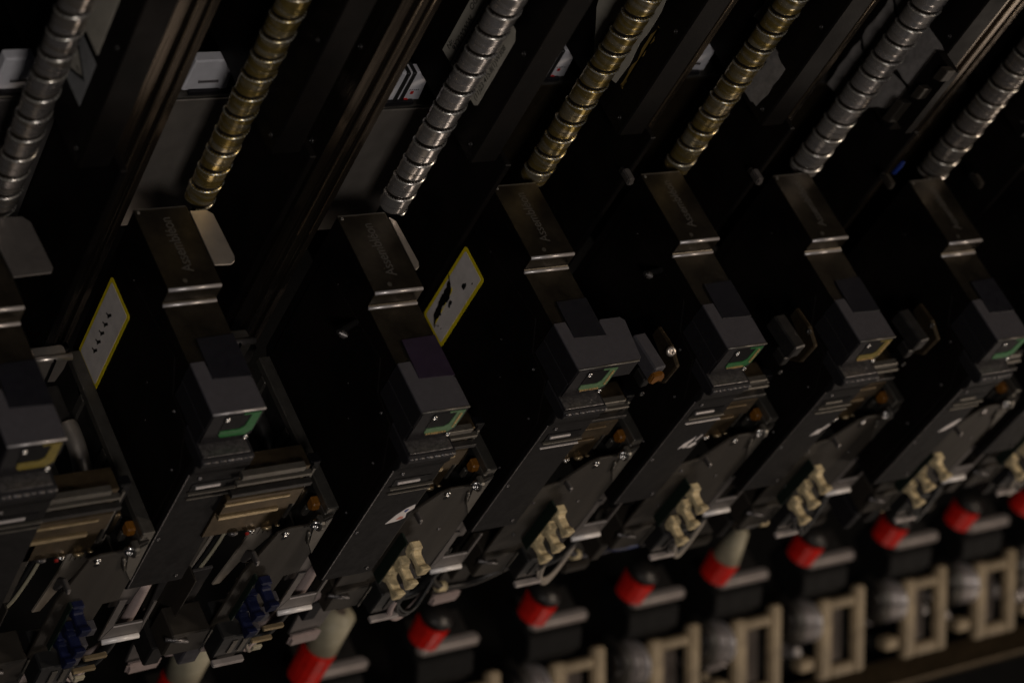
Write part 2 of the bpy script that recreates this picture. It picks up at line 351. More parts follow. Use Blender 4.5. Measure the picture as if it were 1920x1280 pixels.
# ------------------------------------------------------------------ ball screws
GROOVE_SHADE = mat('painted_groove_shade', (.012, .009, .006), .4, 0, .5, .4, 6)  # shade inside the thread groove, painted as a near-black colour
CREST = mat('painted_thread_highlight', (.98, .92, .82), .3, .75, .5, .08, 9)  # highlight along the thread ridge, painted as a pale colour
def screw_mesh(m, Ln=13.0, pitch=.47, R0=.285, sx=0):
    bm = bmesh.new(); N = 56; rows = int(Ln / pitch * 30); prev = None
    for i in range(rows + 1):
        z = Ln * i / rows; ring = []
        for t in range(N):
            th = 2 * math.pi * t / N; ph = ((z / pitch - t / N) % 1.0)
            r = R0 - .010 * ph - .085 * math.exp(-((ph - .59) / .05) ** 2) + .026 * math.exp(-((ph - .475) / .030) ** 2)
            ring.append(bm.verts.new((r * math.cos(th), r * math.sin(th), z)))
        if prev:
            for t in range(N):
                fc = bm.faces.new([prev[t], prev[(t + 1) % N], ring[(t + 1) % N], ring[t]])
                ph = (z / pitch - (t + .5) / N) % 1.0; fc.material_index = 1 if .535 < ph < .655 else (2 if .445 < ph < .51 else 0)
        else: first = ring
        prev = ring
    bm.faces.new(first[::-1]); bm.faces.new(prev)
    me = bpy.data.meshes.new('ball_screw'); bm.to_mesh(me); bm.free(); me.materials.append(m); me.materials.append(GROOVE_SHADE); me.materials.append(CREST)
    for p in me.polygons: p.use_smooth = True
    return me
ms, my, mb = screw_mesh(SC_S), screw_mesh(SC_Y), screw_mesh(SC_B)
SCX = {0: (14.33, -21.75, mb, 'brownish steel ball screw, leftmost of the threaded shafts'),
       1: (18.10, -21.7, my, 'yellow-greased ball screw above the head with the whole yellow-bordered sticker'),
       2: (21.72, -21.0, ms, 'bright silver ball screw beside the barcode label'),
       3: (25.18, -21.44, my, 'golden greased ball screw above the head with the torn sticker'),
       4: (28.83, -21.48, my, 'yellowish ball screw above the head just right of the torn sticker'),
       5: (32.45, -21.38, ms, 'grey ball screw in front of the large grey crumpled labels'),
       6: (35.95, -20.9, mb, 'dull steel ball screw, rightmost of the threaded shafts')}
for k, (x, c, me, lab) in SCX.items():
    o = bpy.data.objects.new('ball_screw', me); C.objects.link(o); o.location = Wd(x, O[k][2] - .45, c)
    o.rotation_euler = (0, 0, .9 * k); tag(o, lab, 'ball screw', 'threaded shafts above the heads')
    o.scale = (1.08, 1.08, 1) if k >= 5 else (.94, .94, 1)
    
# ------------------------------------------------------------------ guide rails left of each head
RL = ['left of the leftmost full head', 'between the yellow and silver screws', 'right of the barcode label',
      'right of the golden greased screw', 'left of the crumpled grey labels', 'in the top right corner', 'at the far right edge', '']
for k in range(1, 8):
    X, Cc, B = O[k]; r = thing('guide_rail', 'dark steel guide rail with bright grooved edges ' + RL[k - 1], 'guide rail', Wd(X, B, Cc), 'rails between the screws')
    prof = [(-.27, -2.52), (-.06, -2.52), (-.03, -2.6), (.08, -2.6), (.11, -2.5), (.24, -2.5), (.27, -2.57), (.34, -2.57), (.37, -2.5), (.5, -2.5), (.5, -3.3), (-.27, -3.3)]
    link('rail_body', Prism(prof, 'b', -4.9, 13), RAILM, r, .008)
    link('bright_edge', Cyl(V(.11, -2.52, -1.5), V(.11, -2.52, 13), .026, 8), RAILB, r, smooth=True)
    link('bright_edge', Cyl(V(.36, -2.51, -1.5), V(.36, -2.51, 13), .020, 8), RAILB, r, smooth=True)
    for i in range(5): bolt('rail_screw', r, V(-.27, -2.9, .3 + 2.4 * i + .2 * k), (-1, 0, 0), .06, DARKM)
    link('rail_foot', Box(-.3, .5, -3.3, -2.4, -5.4, -4.9), DARKM, r, .03)

# ------------------------------------------------------------------ drive housings behind the screws, with labels
LABT = {0: 'with a warning triangle label, at the far left', 1: 'without label, right of the first yellow greased screw', 2: 'with the barcode label',
        3: 'with the ragged printed label', 4: 'with a small grey crumpled label', 5: 'with the large crumpled grey labels', 6: 'in the right corner, without label'}
def rag(pts, rnd, n=7, j=.05):
    out = []
    for i in range(len(pts)):
        p, q = pts[i], pts[(i + 1) % len(pts)]
        for s in range(n):
            t = s / n; out.append((p[0] * (1 - t) + q[0] * t + rnd.uniform(-j, j), p[1] * (1 - t) + q[1] * t + rnd.uniform(-j, j)))
    return out
for k in range(0, 7):
    X, Cc, B = O[k]; d = thing('drive_housing', 'black drive housing ' + LABT[k], 'machine housing', Wd(X, B, Cc), 'housings behind the ball screws')
    link('housing', Box(1.92, 2.5, -6.5, -1.4, 1.6, 13), BLACK, d, .03)
    link('housing_foot', Box(2.66, 2.8, -6.5, -1.3, -5, 1.6), BLACK, d, .02)
    for i in range(5): bolt('screw', d, V(1.92, -1.6, 1.9 + 2.3 * i), (-1, 0, 0), .05, DARKM)
    A = 1.915
    def quad(c0, c1, b0, b1): return [(c0, b0), (c1, b0), (c1, b1), (c0, b1)]
    yv, xv = (0, 1, 0), (0, 0, 1)       # text runs up (+b); its top points to the back (-c => +y)
    if k == 2:
        l = link('printed_label', Prism([(-3.35, 2.45), (-2.0, 2.47), (-1.93, 2.55), (-1.93, 4.15), (-2.05, 4.3), (-2.62, 4.32), (-2.62, 7), (-3.35, 7)], 'a', A, A - .01), TAN, d)
        def T(s, z, c, b): text('lettering', s, z, INK, l, V(A - .012, c, b), xv, yv, .002)
        T('Nr.', .16, -3.2, 2.6); T('9YYWWW', .17, -3.05, 2.7); T('OG200X', .17, -3.17, 3.6); T('Wegh', .16, -2.2, 2.6); T('49 kg', .16, -2.2, 3.25)
        T('(11)23 415.8(1)W308', .15, -2.02, 2.56)
        link('rule', Box(A - .014, A - .01, -3.02, -3.005, 2.46, 6.9), INK, l)
        bm = bmesh.new(); z = 2.5; rnd = random.Random(5)
        while z < 4.9:
            q = rnd.choice((.015, .02, .035, .05)); box(bm, A - .014, A - .01, -2.95, -2.70, z, z + q); z += q + rnd.choice((.02, .03, .045))
        link('barcode', bm, INK, l)
    if k == 3:
        rnd = random.Random(2)
        l = link('printed_label', Prism(rag([(-3.0, 2.12), (-2.13, 2.27), (-2.12, 3.9), (-2.25, 5.4), (-3.75, 5.4), (-3.6, 3.0)], rnd, 6, .04), 'a', A, A - .01), TAN, d)
        lines = ['8 2000 50 20', '0. 50 20 88 60', '83. 00 50 28', '0.00 500 82', '58 060 002', 'CE 88 09']
        for i, s in enumerate(lines): text('lettering', s, .13, INK, l, V(A - .012, -2.95 + .12 * i, 2.3 + .05 * i), xv, yv, .002)
        bm = bmesh.new()
        prism(bm, rag([(-2.02, 2.35), (-1.93, 2.35), (-1.95, 3.9), (-2.02, 3.9)], rnd, 12, .035), 'a', A, A - .008)
        link('glue_residue', bm, mat('brown_glue', (.20, .13, .03), .6), l)
    if k in (4, 5):
        rnd = random.Random(k)
        P_ = [[(-3.3, .95), (-2.6, 1.05), (-2.55, 2.0), (-3.3, 2.3)], [(-2.5, 1.1), (-1.75, 1.9), (-1.6, 2.6), (-2.5, 2.55)], [(-3.3, 2.4), (-2.6, 2.1), (-2.5, 3.1), (-3.3, 3.6)],
              [(-2.45, 2.65), (-1.5, 2.7), (-1.45, 3.9), (-2.4, 3.9)], [(-3.3, 3.7), (-2.5, 3.2), (-2.45, 5.5), (-3.3, 5.5)]] if k == 5 else \
             [[(-3.05, 3.0), (-2.3, 3.1), (-2.2, 5), (-3.1, 5)], [(-2.25, 1.75), (-1.75, 1.8), (-1.7, 2.9), (-2.2, 3.0)]]
        bm = bmesh.new()
        for p in P_: prism(bm, rag(p, rnd, 5, .035), 'a', A, A - .012)
        l = link('torn_label', bm, mat('grey_crumpled_label', (.20, .185, .175), .6, 0, .3, .3, 5, .5, 12), d)
        bm = bmesh.new()
        for i in range(5): box(bm, A - .016, A - .012, -3.0 + .2 * i, -2.97 + .2 * i, 2.0 + .1 * i, 2.5 + .3 * rnd.random())
        link('print_lines', bm, INK, l)
    if k == 5:
        bm = bmesh.new()
        for p in ([(-1.05, 3.6), (-.85, 3.7), (-.85, 4.0), (-1.05, 3.95)], [(-1.2, 2.9), (-1.02, 3.0), (-1.02, 3.3), (-1.2, 3.25)], [(-1.4, 2.0), (-1.2, 2.1), (-1.2, 2.7), (-1.4, 2.6)]):
            prism(bm, p, 'a', A - .2, A - .6)
        bm.free()
        for p in ([(-1.05, 3.6), (-.85, 3.7), (-.85, 4.0), (-1.05, 3.95)], [(-1.2, 2.9), (-1.02, 3.0), (-1.02, 3.3), (-1.2, 3.25)], [(-1.4, 2.0), (-1.2, 2.1), (-1.2, 2.7), (-1.4, 2.6)]): link('mounting_block', Prism(p, 'a', A - .2, A - .45), BROWN, d, .02)
        link('bracket_arm', Box(A - .2, A, -1.5, -.9, 2.1, 3.9), BLACK, d)
    if k == 0:
        l = link('printed_label', Prism(quad(-2.75, -1.95, 2.5, 3.45), 'a', A, A - .01), mat('grey_label', (.22, .22, .22), .6), d)
        bm = bmesh.new(); tri = [(-2.62, 2.65), (-2.05, 2.95), (-2.62, 3.28)]
        prism(bm, tri, 'a', A - .012, A - .014); link('warning_triangle', bm, INK, l)
        bm = bmesh.new(); prism(bm, [(-2.57, 2.74), (-2.17, 2.95), (-2.57, 3.18)], 'a', A - .014, A - .016); link('triangle_field', bm, TAN, l)
        text('warning_mark', '!', .3, INK, l, V(A - .018, -2.2, 2.9), (0, 0, 1), (0, 1, 0), .002)
        link('printed_label', Prism(quad(-2.7, -2.0, 3.6, 7), 'a', A, A - .01), TAN, d)

# ------------------------------------------------------------------ bay back panels and the white modules on top of them
PL = ['at the far left', 'left of the first yellow greased screw', 'left of the bright silver screw', 'left of the golden greased screw', 'fourth bay, right of the golden screw', 'fifth bay, left of the crumpled labels', 'last bay at the right']
for k in range(0, 7):
    X, Cc, B = O[k]; p = thing('bay_wall', ('satin steel bay wall ' if k < 3 else 'dim brownish bay wall ') + PL[k], 'wall', Wd(X, B, Cc), 'walls closing the bays')
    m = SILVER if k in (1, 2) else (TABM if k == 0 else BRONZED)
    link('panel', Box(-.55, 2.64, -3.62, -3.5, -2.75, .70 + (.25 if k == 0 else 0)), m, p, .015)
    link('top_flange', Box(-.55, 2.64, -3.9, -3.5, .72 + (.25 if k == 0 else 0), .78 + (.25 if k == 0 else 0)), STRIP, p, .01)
    if k <= 4:
        z = .80 + (.25 if k == 0 else 0)
        q = thing('relay_module', {0: 'white module half hidden behind the leftmost screw', 1: 'white ribbed module left of the first yellow greased screw', 2: 'white module with two black bands and red print',
                                    3: 'dim white module with black band, left of the golden screw', 4: 'barely lit white module in the fourth bay'}[k], 'electronic module', Wd(X, B + z, Cc), 'modules on the bay panels')
        a0 = 1.38
        link('case', Prism([(a0, 0), (a0 + .90, 0), (a0 + .84, .76), (a0 + .05, .76)], 'c', -3.86, -3.62), WBOX, q, .03)
        if k in (2, 3):
            for a in (.30, .43): link('black_band', Box(a0 + a, a0 + a + .08, -3.88, -3.58, -.0, .79), RUB, q, .02)
            link('red_mark', Box(a0 + .60, a0 + .66, -3.60, -3.615, .2, .26), RED, q); link('red_mark', Box(a0 + .52, a0 + .60, -3.58, -3.615, .02, .08), RED, q)
            bm = bmesh.new()
            for i in range(5): box(bm, a0 + .56 + .045 * i, a0 + .575 + .045 * i, -3.612, -3.618, .28, .31)
            link('print', bm, INK, q)
        else:
            bm = bmesh.new()
            for i in range(9): box(bm, a0 + .25 + .045 * i, a0 + .272 + .045 * i, -3.59, -3.62, .22, .27)
            link('ribs', bm, TABM, q)
        link('base_clip', Box(a0 + .1, a0 + .7, -3.6, -3.52, -.0, .07), CAPD, q)

# ------------------------------------------------------------------ carriage frames, one right of each head
CO = {0: -16.85, 1: -16.72, 2: -16.95, 3: -17.05, 4: -17.02, 5: -16.92, 6: -16.65, 7: -16.8}
def make_carriage(k):
    X = O[k][0]; Cc = CO[k] - 2.25; B = -27.12
    lab = {0: 'brown steel carriage with silver clamp and blue latches, leftmost', 1: 'brown steel carriage with blue latches and bronze bars, left of the purple-padded head',
           2: 'brown steel carriage with three yellowed latches, left of the torn-sticker head', 3: 'brown steel carriage with yellowed latches, right of the torn-sticker head',
           4: 'brown steel carriage with yellowed latches, second right of the torn-sticker head', 5: 'blurred brown steel carriage with yellowed latches, third right of the torn-sticker head',
           6: 'blurred brown steel carriage with latches, fourth right of the torn-sticker head', 7: 'very blurred carriage cut off by the right edge'}[k]
    h = thing('carriage_frame', lab, 'machine carriage', Wd(X, B, Cc), 'carriage frames between the heads')
    rnd = random.Random(k + 40)
    # side plate (BC) with windows
    bm = bmesh.new()
    t0, t1 = 3.24, 3.48
    box(bm, t0, t1, -1.7 if k == 0 else -1.2, 2.24, -3.64, -3.46)
    for (c0, c1) in ((-.9, -.72), (.28, .46), (.98, 1.14), (2.0, 2.24)): box(bm, t0, t1, c0, c1, -4.75, -3.64)
    box(bm, t0, t1, -.9, 2.24, -5.6, -4.75)
    link('side_plate', bm, STRIP, h, .02)
    link('inner_web', Box(3.3, 3.36, -.88, 2.2, -5.5, -3.7), DARKM, h)
    link('slot_frame', Prism([(.52, -4.6), (.52, -4.0), (.62, -3.84), (.84, -3.84), (.90, -4.0), (.90, -4.5), (.80, -4.66)], 'a', 3.18, 3.30), STRIP, h, .02)
    link('slot_hole', Prism([(.58, -4.5), (.58, -4.05), (.66, -3.92), (.80, -3.92), (.84, -4.05), (.84, -4.45), (.76, -4.55)], 'a', 3.15, 3.182), GLASS, h)
    link('clip', Box(3.12, 3.24, 1.8, 1.9, -4.2, -3.95), STRIP, h, .02)
    # orange stopper and screws
    s = link('stopper', Prism([(1.84, -3.58), (2.04, -3.6), (2.08, -3.74), (1.98, -3.86), (1.84, -3.8)], 'a', 3.08, 3.24), ORANGE, h, .03)
    e = link('screw_ear', Prism([(2.50, -3.45), (2.68, -3.55), (2.74, -3.72), (2.66, -3.92), (2.50, -3.98)] if False else [(2.2, -3.64), (2.42, -3.64), (2.48, -3.75), (2.42, -3.92), (2.2, -3.95)], 'a', 3.08, 3.2), STRIP, h, .03)
    bolt('ear_screw', h, V(3.06, 2.32, -3.78), (-.5, -1, .2), .11)
    link('pin', Cyl(V(3.02, 2.32, -4.04), V(3.14, 2.34, -4.42), .03, 12), STRIP, h, smooth=True)
    # front plate (AB)
    fp = [(2.35, -3.95), (2.55, -3.85), (3.02, -3.85), (3.40, -3.62), (3.42, -5.58), (3.12, -5.62), (3.02, -7.3), (2.1, -7.6), (2.1, -5.2)] if k < 2 else \
         [(2.35, -3.95), (2.55, -3.85), (3.02, -3.85), (3.44, -3.62), (3.46, -5.58), (3.40, -7.2), (1.25, -7.5), (1.25, -4.7), (1.9, -4.55)]
    link('front_plate', Prism(fp, 'c', 2.24, 2.30), BROWN, h, .015)
    link('plate_edge', Cyl(V(3.12, 2.30, -4.2), V(3.38, 2.30, -4.02), .015, 8), LIP, h, smooth=True)
    link('gusset', Prism([(3.08, -3.95), (3.38, -3.66), (3.41, -4.9), (3.2, -4.5)], 'c', 2.30, 2.33), STRIP, h, .008)
    link('hole', Cyl(V(2.55, 2.30, -4.15), V(2.55, 2.305, -4.15), .05, 14), GLASS, h)
    bolt('plate_screw', h, V(2.52, 2.30, -3.98), (0, -1, 0), .07)
    # bent tab with window and pale lip
    tb = thing2('tab', h)
    bm = bmesh.new()
    o0 = [(3.30, -5.60), (3.62, -5.66), (4.28, -5.6), (4.28, -6.05)]
    prism(bm, [(3.44, -5.62), (3.60, -5.62), (3.60, -6.55), (3.44, -7.02)], 'c', 2.26, 2.31)
    prism(bm, [(3.44, -7.02), (3.60, -6.55), (4.20, -6.55), (4.28, -7.02)], 'c', 2.26, 2.31)
    prism(bm, [(4.20, -6.55), (4.20, -5.9), (4.28, -5.9), (4.28, -7.02)], 'c', 2.262, 2.308)
    t = link('bent_tab', bm, TABM, h, .01)
    link('window_edge', Box(3.60, 4.18, 2.31, 2.325, -6.57, -6.54), LIP, t)
    link('inner_flap', Prism([(3.62, -5.7), (4.25, -5.75), (4.25, -6.5), (3.62, -6.5)], 'c', 1.9, 1.94), TABM, t)
    bm = Cyl(V(3.50, 2.34, -7.03), V(4.24, 2.34, -7.03), .055, 14); link('pale_lip', bm, PALE, t, smooth=True)
    # lower bracket further back with its own rounded lip
    l2 = link('lower_bracket', Prism([(4.9, -6.6), (5.95, -6.5), (5.9, -9.75), (5.15, -9.8)], 'c', 1.45, 1.52), TABM if k < 2 else BROWN, h, .015)
    link('bracket_lip', Prism([(5.15, -9.76), (5.18, -10.1), (5.88, -10.05), (5.9, -9.7)], 'c', 1.52, 1.66), WIRE if k < 3 else BROWN, l2, .06, seg=2)
    # roller block: bronze and dark bars
    rb = link('roller_block', Prism([(1.5, -2.3), (1.95, -2.3), (1.95, -2.75), (2.1, -2.8), (2.1, -3.3), (2.0, -3.35), (2.0, -4.15), (1.5, -4.15)], 'a', 1.0, 2.55), BRONZED, h, .015)
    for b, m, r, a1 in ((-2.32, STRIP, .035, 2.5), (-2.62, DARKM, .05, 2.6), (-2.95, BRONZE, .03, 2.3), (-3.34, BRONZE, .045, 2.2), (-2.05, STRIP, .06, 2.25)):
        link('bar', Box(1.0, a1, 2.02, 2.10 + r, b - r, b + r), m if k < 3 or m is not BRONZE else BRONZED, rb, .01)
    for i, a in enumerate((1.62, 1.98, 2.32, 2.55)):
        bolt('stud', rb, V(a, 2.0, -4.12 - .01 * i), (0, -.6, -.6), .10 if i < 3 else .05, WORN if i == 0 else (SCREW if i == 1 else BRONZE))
        if i == 1 and k < 2: link('red_paint_dot', Cyl(V(a - .09, 2.06, -4.14), V(a - .09, 2.10, -4.15), .035, 12), mat('red_paint', (.3, .01, .006)), rb)
    link('slider', Box(2.58, 2.80, 1.7, 1.9, -4.0, -2.3), GLASS, h, .02)
    link('slider_roller', Cyl(V(2.88, 1.8, -3.35), V(2.88, 1.8, -3.95), .07, 16), BRONZED, h, smooth=True)
    link('slider_guide', Box(2.62, 2.68, 1.92, 1.98, -4.0, -2.4), STRIP, h, .01)
    # latches: a circuit board on edge and three dog-bone latches
    board = link('latch_board', Box(1.92, 1.97, 1.85, 2.10, -6.7, -5.2), PCBD, h, .01)
    board.location = V((.10, .12, .02, -.12, -.22, -.3)[k - 2], .45, -.06 * (k > 3)) if k > 1 else V(.45, .32, -.1)
    lm = TABY if k > 1 else TABB
    for i, b in enumerate((-5.38, -5.92, -6.46)):
        z = b + rnd.uniform(-.03, .03)
        pr = [(1.98, z + .14), (2.08, z + .19), (2.18, z + .14), (2.24, z + .06), (2.46, z + .05), (2.54, z + .12), (2.64, z + .14), (2.60, z - .14), (2.5, z - .10), (2.42, z - .06), (2.24, z - .07), (2.14, z - .16), (2.02, z - .12)]
        lt = link('latch', Prism(pr, 'a', 1.98, 2.19), lm, board, .02)
        link('latch_head', Box(1.96, 2.2, 2.0, 2.2, z - .02, z + .2), lm, lt, .03)
        link('latch_slot', Box(2.19, 2.2, 2.1, 2.5, z - .015, z + .015), DARKM, lt)
        lt.rotation_euler = (rnd.uniform(-.02, .02), 0, 0)
        link('connector', Box(2.2, 2.42, 2.2, 2.42, z - .40, z - .18), CAP, board, .02)
        bolt('solder_pin', board, V(1.90, 1.75, z + .15), (-1, 0, .2), .05, SCREW if k < 2 else WORN)
    hk = link('board_hook', Prism([(1.7, -4.7), (1.85, -4.5), (2.1, -4.5), (2.12, -4.62), (1.9, -4.64), (1.8, -5.0), (1.7, -5.05)], 'a', 1.95, 2.03), TABM, h, .02)
    hk.location = V(.1, .4, 0)
    # connector socket under the latches
    so = link('socket', Box(2.05, 2.75, 1.5, 2.35, -7.75, -7.0), RUB, h, .03)
    link('socket_lip', Box(2.05, 2.72, 2.36, 2.50, -7.86, -7.76), GREYM, so, .02)
    so.location = V(.15, .3, 0)
    for i in range(2): link('contact', Box(2.3 + .22 * i, 2.42 + .22 * i, 2.35, 2.38, -7.6, -7.15), STRIP if k < 2 else DARKM, so, .01)
    if k < 2:
        for i in range(2): link('brass_contact', Box(2.85 - .1 * i, 3.3 - .1 * i, 2.3, 2.4, -6.95 - .42 * i, -6.87 - .42 * i), BRONZE, so, .015)
        link('pale_contact', Box(2.8, 3.0, 2.4, 2.46, -7.55, -7.42), CREAM, so, .01)
    # motor box left below
    mo = link('motor_box', Box(1.15, 1.95, 1.4, 2.05, -7.75, -7.0), BROWN, h, .03)
    mo.location = V(.1, .35, 0)
    link('box_edge', Box(1.93, 1.98, 2.05, 2.08, -7.75, -7.0), STRIP, mo, .008)
    link('pin', Cyl(V(1.05, 2.0, -7.15), V(1.5, 2.1, -7.2), .05, 10), WORN, mo, smooth=True)
    if k >= 2:
        for i in range(3):
            q = rnd.uniform(-.15, .15)
            link('wire', tube(bmesh.new(), [V(2.6 + .12 * i, 2.5, -7.1), V(2.8 + q, 2.7, -7.7), V(3.3 + q, 2.6, -8.0 - .12 * i), V(3.8, 2.3, -7.7 + q), V(4.1 + q, 1.9, -7.0)], .035 + .012 * i, 8), rnd.choice((RUB, WIRE, DARKM, RIB)), h, smooth=True)
        link('edge_fold', Cyl(V(1.28, 2.31, -7.45), V(3.35, 2.31, -7.2), .02, 8), STRIP, h, smooth=True)
        for a_, b_ in ((1.6, -5.0), (1.75, -6.2), (2.9, -5.3)): bolt('rivet', h, V(a_ + rnd.uniform(-.1, .1), 2.30, b_ + rnd.uniform(-.2, .2)), (0, -1, 0), .035, WORN)
    for i in range(3):
        a_ = 1.2 + .7 * i; link('terminal', Box(a_, a_ + rnd.uniform(.2, .45), 1.5, 1.5 + rnd.uniform(.5, .9), -8.3 - rnd.uniform(0, .3), -7.85), rnd.choice((DARKM, CAPD, BROWN, CAP)), h, .03)
    # black cable
    cb = tube(bmesh.new(), [V(3.85, 2.2, -7.1), V(3.8, 2.2, -7.6), V(3.65, 2.2, -8.05), V(3.3, 2.15, -8.2), V(3.0, 2.1, -7.9), V(2.8, 2.0, -7.5)], .10, 12)
    link('cable', cb, RUB, h, smooth=True)
    if k < 2:
        bm = tube(bmesh.new(), [V(4.2, 1.9, -5.9), V(4.1, 2.0, -7.0), V(3.9, 2.0, -7.9), V(3.3, 1.9, -8.7), V(2.7, 1.8, -8.9), V(2.0, 1.7, -9.0)], .11, 12)
        w1 = link('wire_bundle', bm, WIRE, h, smooth=True)
        # ribbon cable
        bm = bmesh.new(); rc = thing2('x', h)
        pts = [(.0, -4.4), (.0, -5.6), (-.15, -6.3), (-.3, -7.2)]
        prism(bm, [(2.3, -4.45), (2.9, -4.45), (2.9, -5.5), (2.8, -5.85), (2.47, -6.6), (2.3, -7.3), (2.15, -7.3), (2.25, -6.4), (2.3, -5.7)], 'c', 1.2, 1.24)
        rb2 = link('ribbon_cable', bm, RIB, h); rb2.location = V(.28, .25, .3)
        bm = bmesh.new()
        for i in range(5): box(bm, 2.38 + .105 * i, 2.395 + .105 * i, 1.24, 1.25, -5.6, -4.45)
        link('ribbon_grooves', bm, RIBD, rb2)
    if k < 2:
        rp = link('rear_plate', Prism([(1.5, -4.6), (2.2, -4.5), (2.2, -8.2), (1.5, -8.4)], 'c', .6, .66), BROWN, h, .01)
        link('plate_fold', Cyl(V(1.5, .66, -4.7), V(1.5, .66, -8.3), .025, 8), STRIP, rp, smooth=True)
        link('divider', Prism([(.3, -4.4), (1.0, -8.2), (2.2, -8.2), (2.2, -4.4)], 'a', 1.46, 1.5) if 0 else Box(1.44, 1.48, .3, 2.0, -8.0, -5.75), BROWN, h, .01)
        for i in range(4):
            a0 = 1.62 + .13 * i
            link('wire', tube(bmesh.new(), [V(a0 + .4, 1.0, -4.5), V(a0 + .3, 1.2, -5.6), V(a0 + .05, 1.3, -6.8), V(a0 - .1, 1.1, -7.8), V(a0 + .2, .8, -8.8)], .035, 8), (WIRE, RIB, RUB, CREAM)[i], h, smooth=True)
        for i in range(3):
            link('wire', tube(bmesh.new(), [V(2.7 + .1 * i, 2.2, -7.3), V(2.9 + .1 * i, 2.45, -7.9), V(3.3 + .08 * i, 2.3, -8.25 - .1 * i), V(3.8, 2.0, -8.0 - .1 * i), V(4.3, 1.6, -7.2)], .035, 8), (RUB, WIRE, RIB)[i], h, smooth=True)
    if k == 0 or k == 1: # silver hinge clamp beside the side plate
        cl = link('clamp', Prism([(2.35, -3.05), (3.0, -3.05), (3.0, -3.4), (2.93, -3.75), (2.4, -3.7)], 'c', -1.6, -1.25), SILVER if k == 0 else STRIP, h, .04, seg=2)
        link('clamp_bar', Cyl(V(2.35, -1.3, -3.05), V(3.05, -1.3, -3.05), .07, 12), SILVER if k == 0 else TABM, cl, smooth=True)
        link('clamp_split', Box(2.68, 2.72, -1.25, -1.2, -3.7, -3.0), GLASS, cl)
        link('clamp_foot', Box(2.35, 3.0, -1.25, -.3, -3.95, -3.8), DARKM, cl, .03)
        bolt('clamp_screw', cl, V(2.6, -.8, -3.80), (0, 0, 1), .085)
        bm = tube(bmesh.new(), [V(2.85, -.35, -3.75), V(2.86, .1, -3.78), V(2.88, .5, -3.95), V(2.92, .9, -4.4)], .17, 16)
        link('hose', bm, SILVER if k == 0 else DARKM, h, smooth=True)
        bolt('deck_screw', h, V(2.62, 1.5, -3.6), (0, 0, 1), .09)
        link('deck', Box(1.4, 3.1, .9, 1.75, -3.9, -3.62), DARKM, h, .02)
    return h
TXT_ = 0
def thing2(n, p): return None
for k in range(8): make_carriage(k)

# ------------------------------------------------------------------ small clips behind the heads
CL = ['small pale clip above and left of the second head right of the torn sticker', 'small pale clip left of the ball screw by the crumpled labels', 'pale clip under the blue clip', 'pale clip at the right edge above the last head']
for (k, a, b, lab) in ((4, -1.03, .67, CL[0]), (5, -1.28, .74, CL[1]), (6, -1.6, .8, CL[2]), (6, 1.31, .51, CL[3])):
    X, Cc, B = O[k]; c = thing('metal_clip', lab, 'clip', Wd(X + a, B + b, Cc - 1.0), 'pale clips behind the heads')
    link('clip_body', Prism([(-.10, .10), (.05, .12), (.10, -.04), (.04, -.11), (-.06, -.08)], 'c', -.3, 0), BROWN if a > 0 or k == 6 else TABM, c, .03, seg=2)
    link('clip_foot', Box(-.04, .04, -.4, -.3, -.1, .02), DARKM, c, .01)
X, Cc, B = O[6]; tag(link('blue_clip', Prism([(X - .34, B - .02), (X - .26, B), (X - .22, B + .25), (X - .26, B + .40), (X - .32, B + .34)], 'c', Cc - 2.0, Cc - 1.92), BLUE, None, .02), 'small dim blue plastic clip on the rail above the right heads', 'clip')
# wires and knobs in the dark bays between heads
for k, lab in ((0, 'white corrugated plug at the left edge beside the cut-off head'), (1, 'white round knob in the bay left of the purple-padded head'), (3, 'white round knob in the bay right of the torn-sticker head')):
    X, Cc, B = O[k]; c = thing('bay_plug_knob', lab, 'plug', Wd(X + 3.1, B, Cc), 'pale plugs inside the bays')  # a plug at the left edge, round knobs in the other two bays
    if k == 0:
        p = V(-.1, -2.75, -3.75); bm = bmesh.new()
        for i in range(5): cyl(bm, p + Vector((.035 * i, 0, -.03)), p + Vector((.035 * i + .02, 0, -.55)), .05, 8)
        link('plug', bm, WBOX, c, smooth=True); link('collar', Box(-.15, .15, -2.9, -2.65, -3.75, -3.55), CREAM, c, .03)
    else:
        link('knob', Cyl(V(0, .95 if k == 1 else .12, -.5 if k == 1 else -.8), V(.12, 1.05 if k == 1 else .2, -.5 if k == 1 else -.8), .07, 20), TABM, c, .03, seg=2)
        link('knob_stem', Cyl(V(0, .95 if k == 1 else .12, -.5 if k == 1 else -.8), V(.5, .7 if k == 1 else 0, -.6 if k == 1 else -.9), .06, 12), DARKM, c)

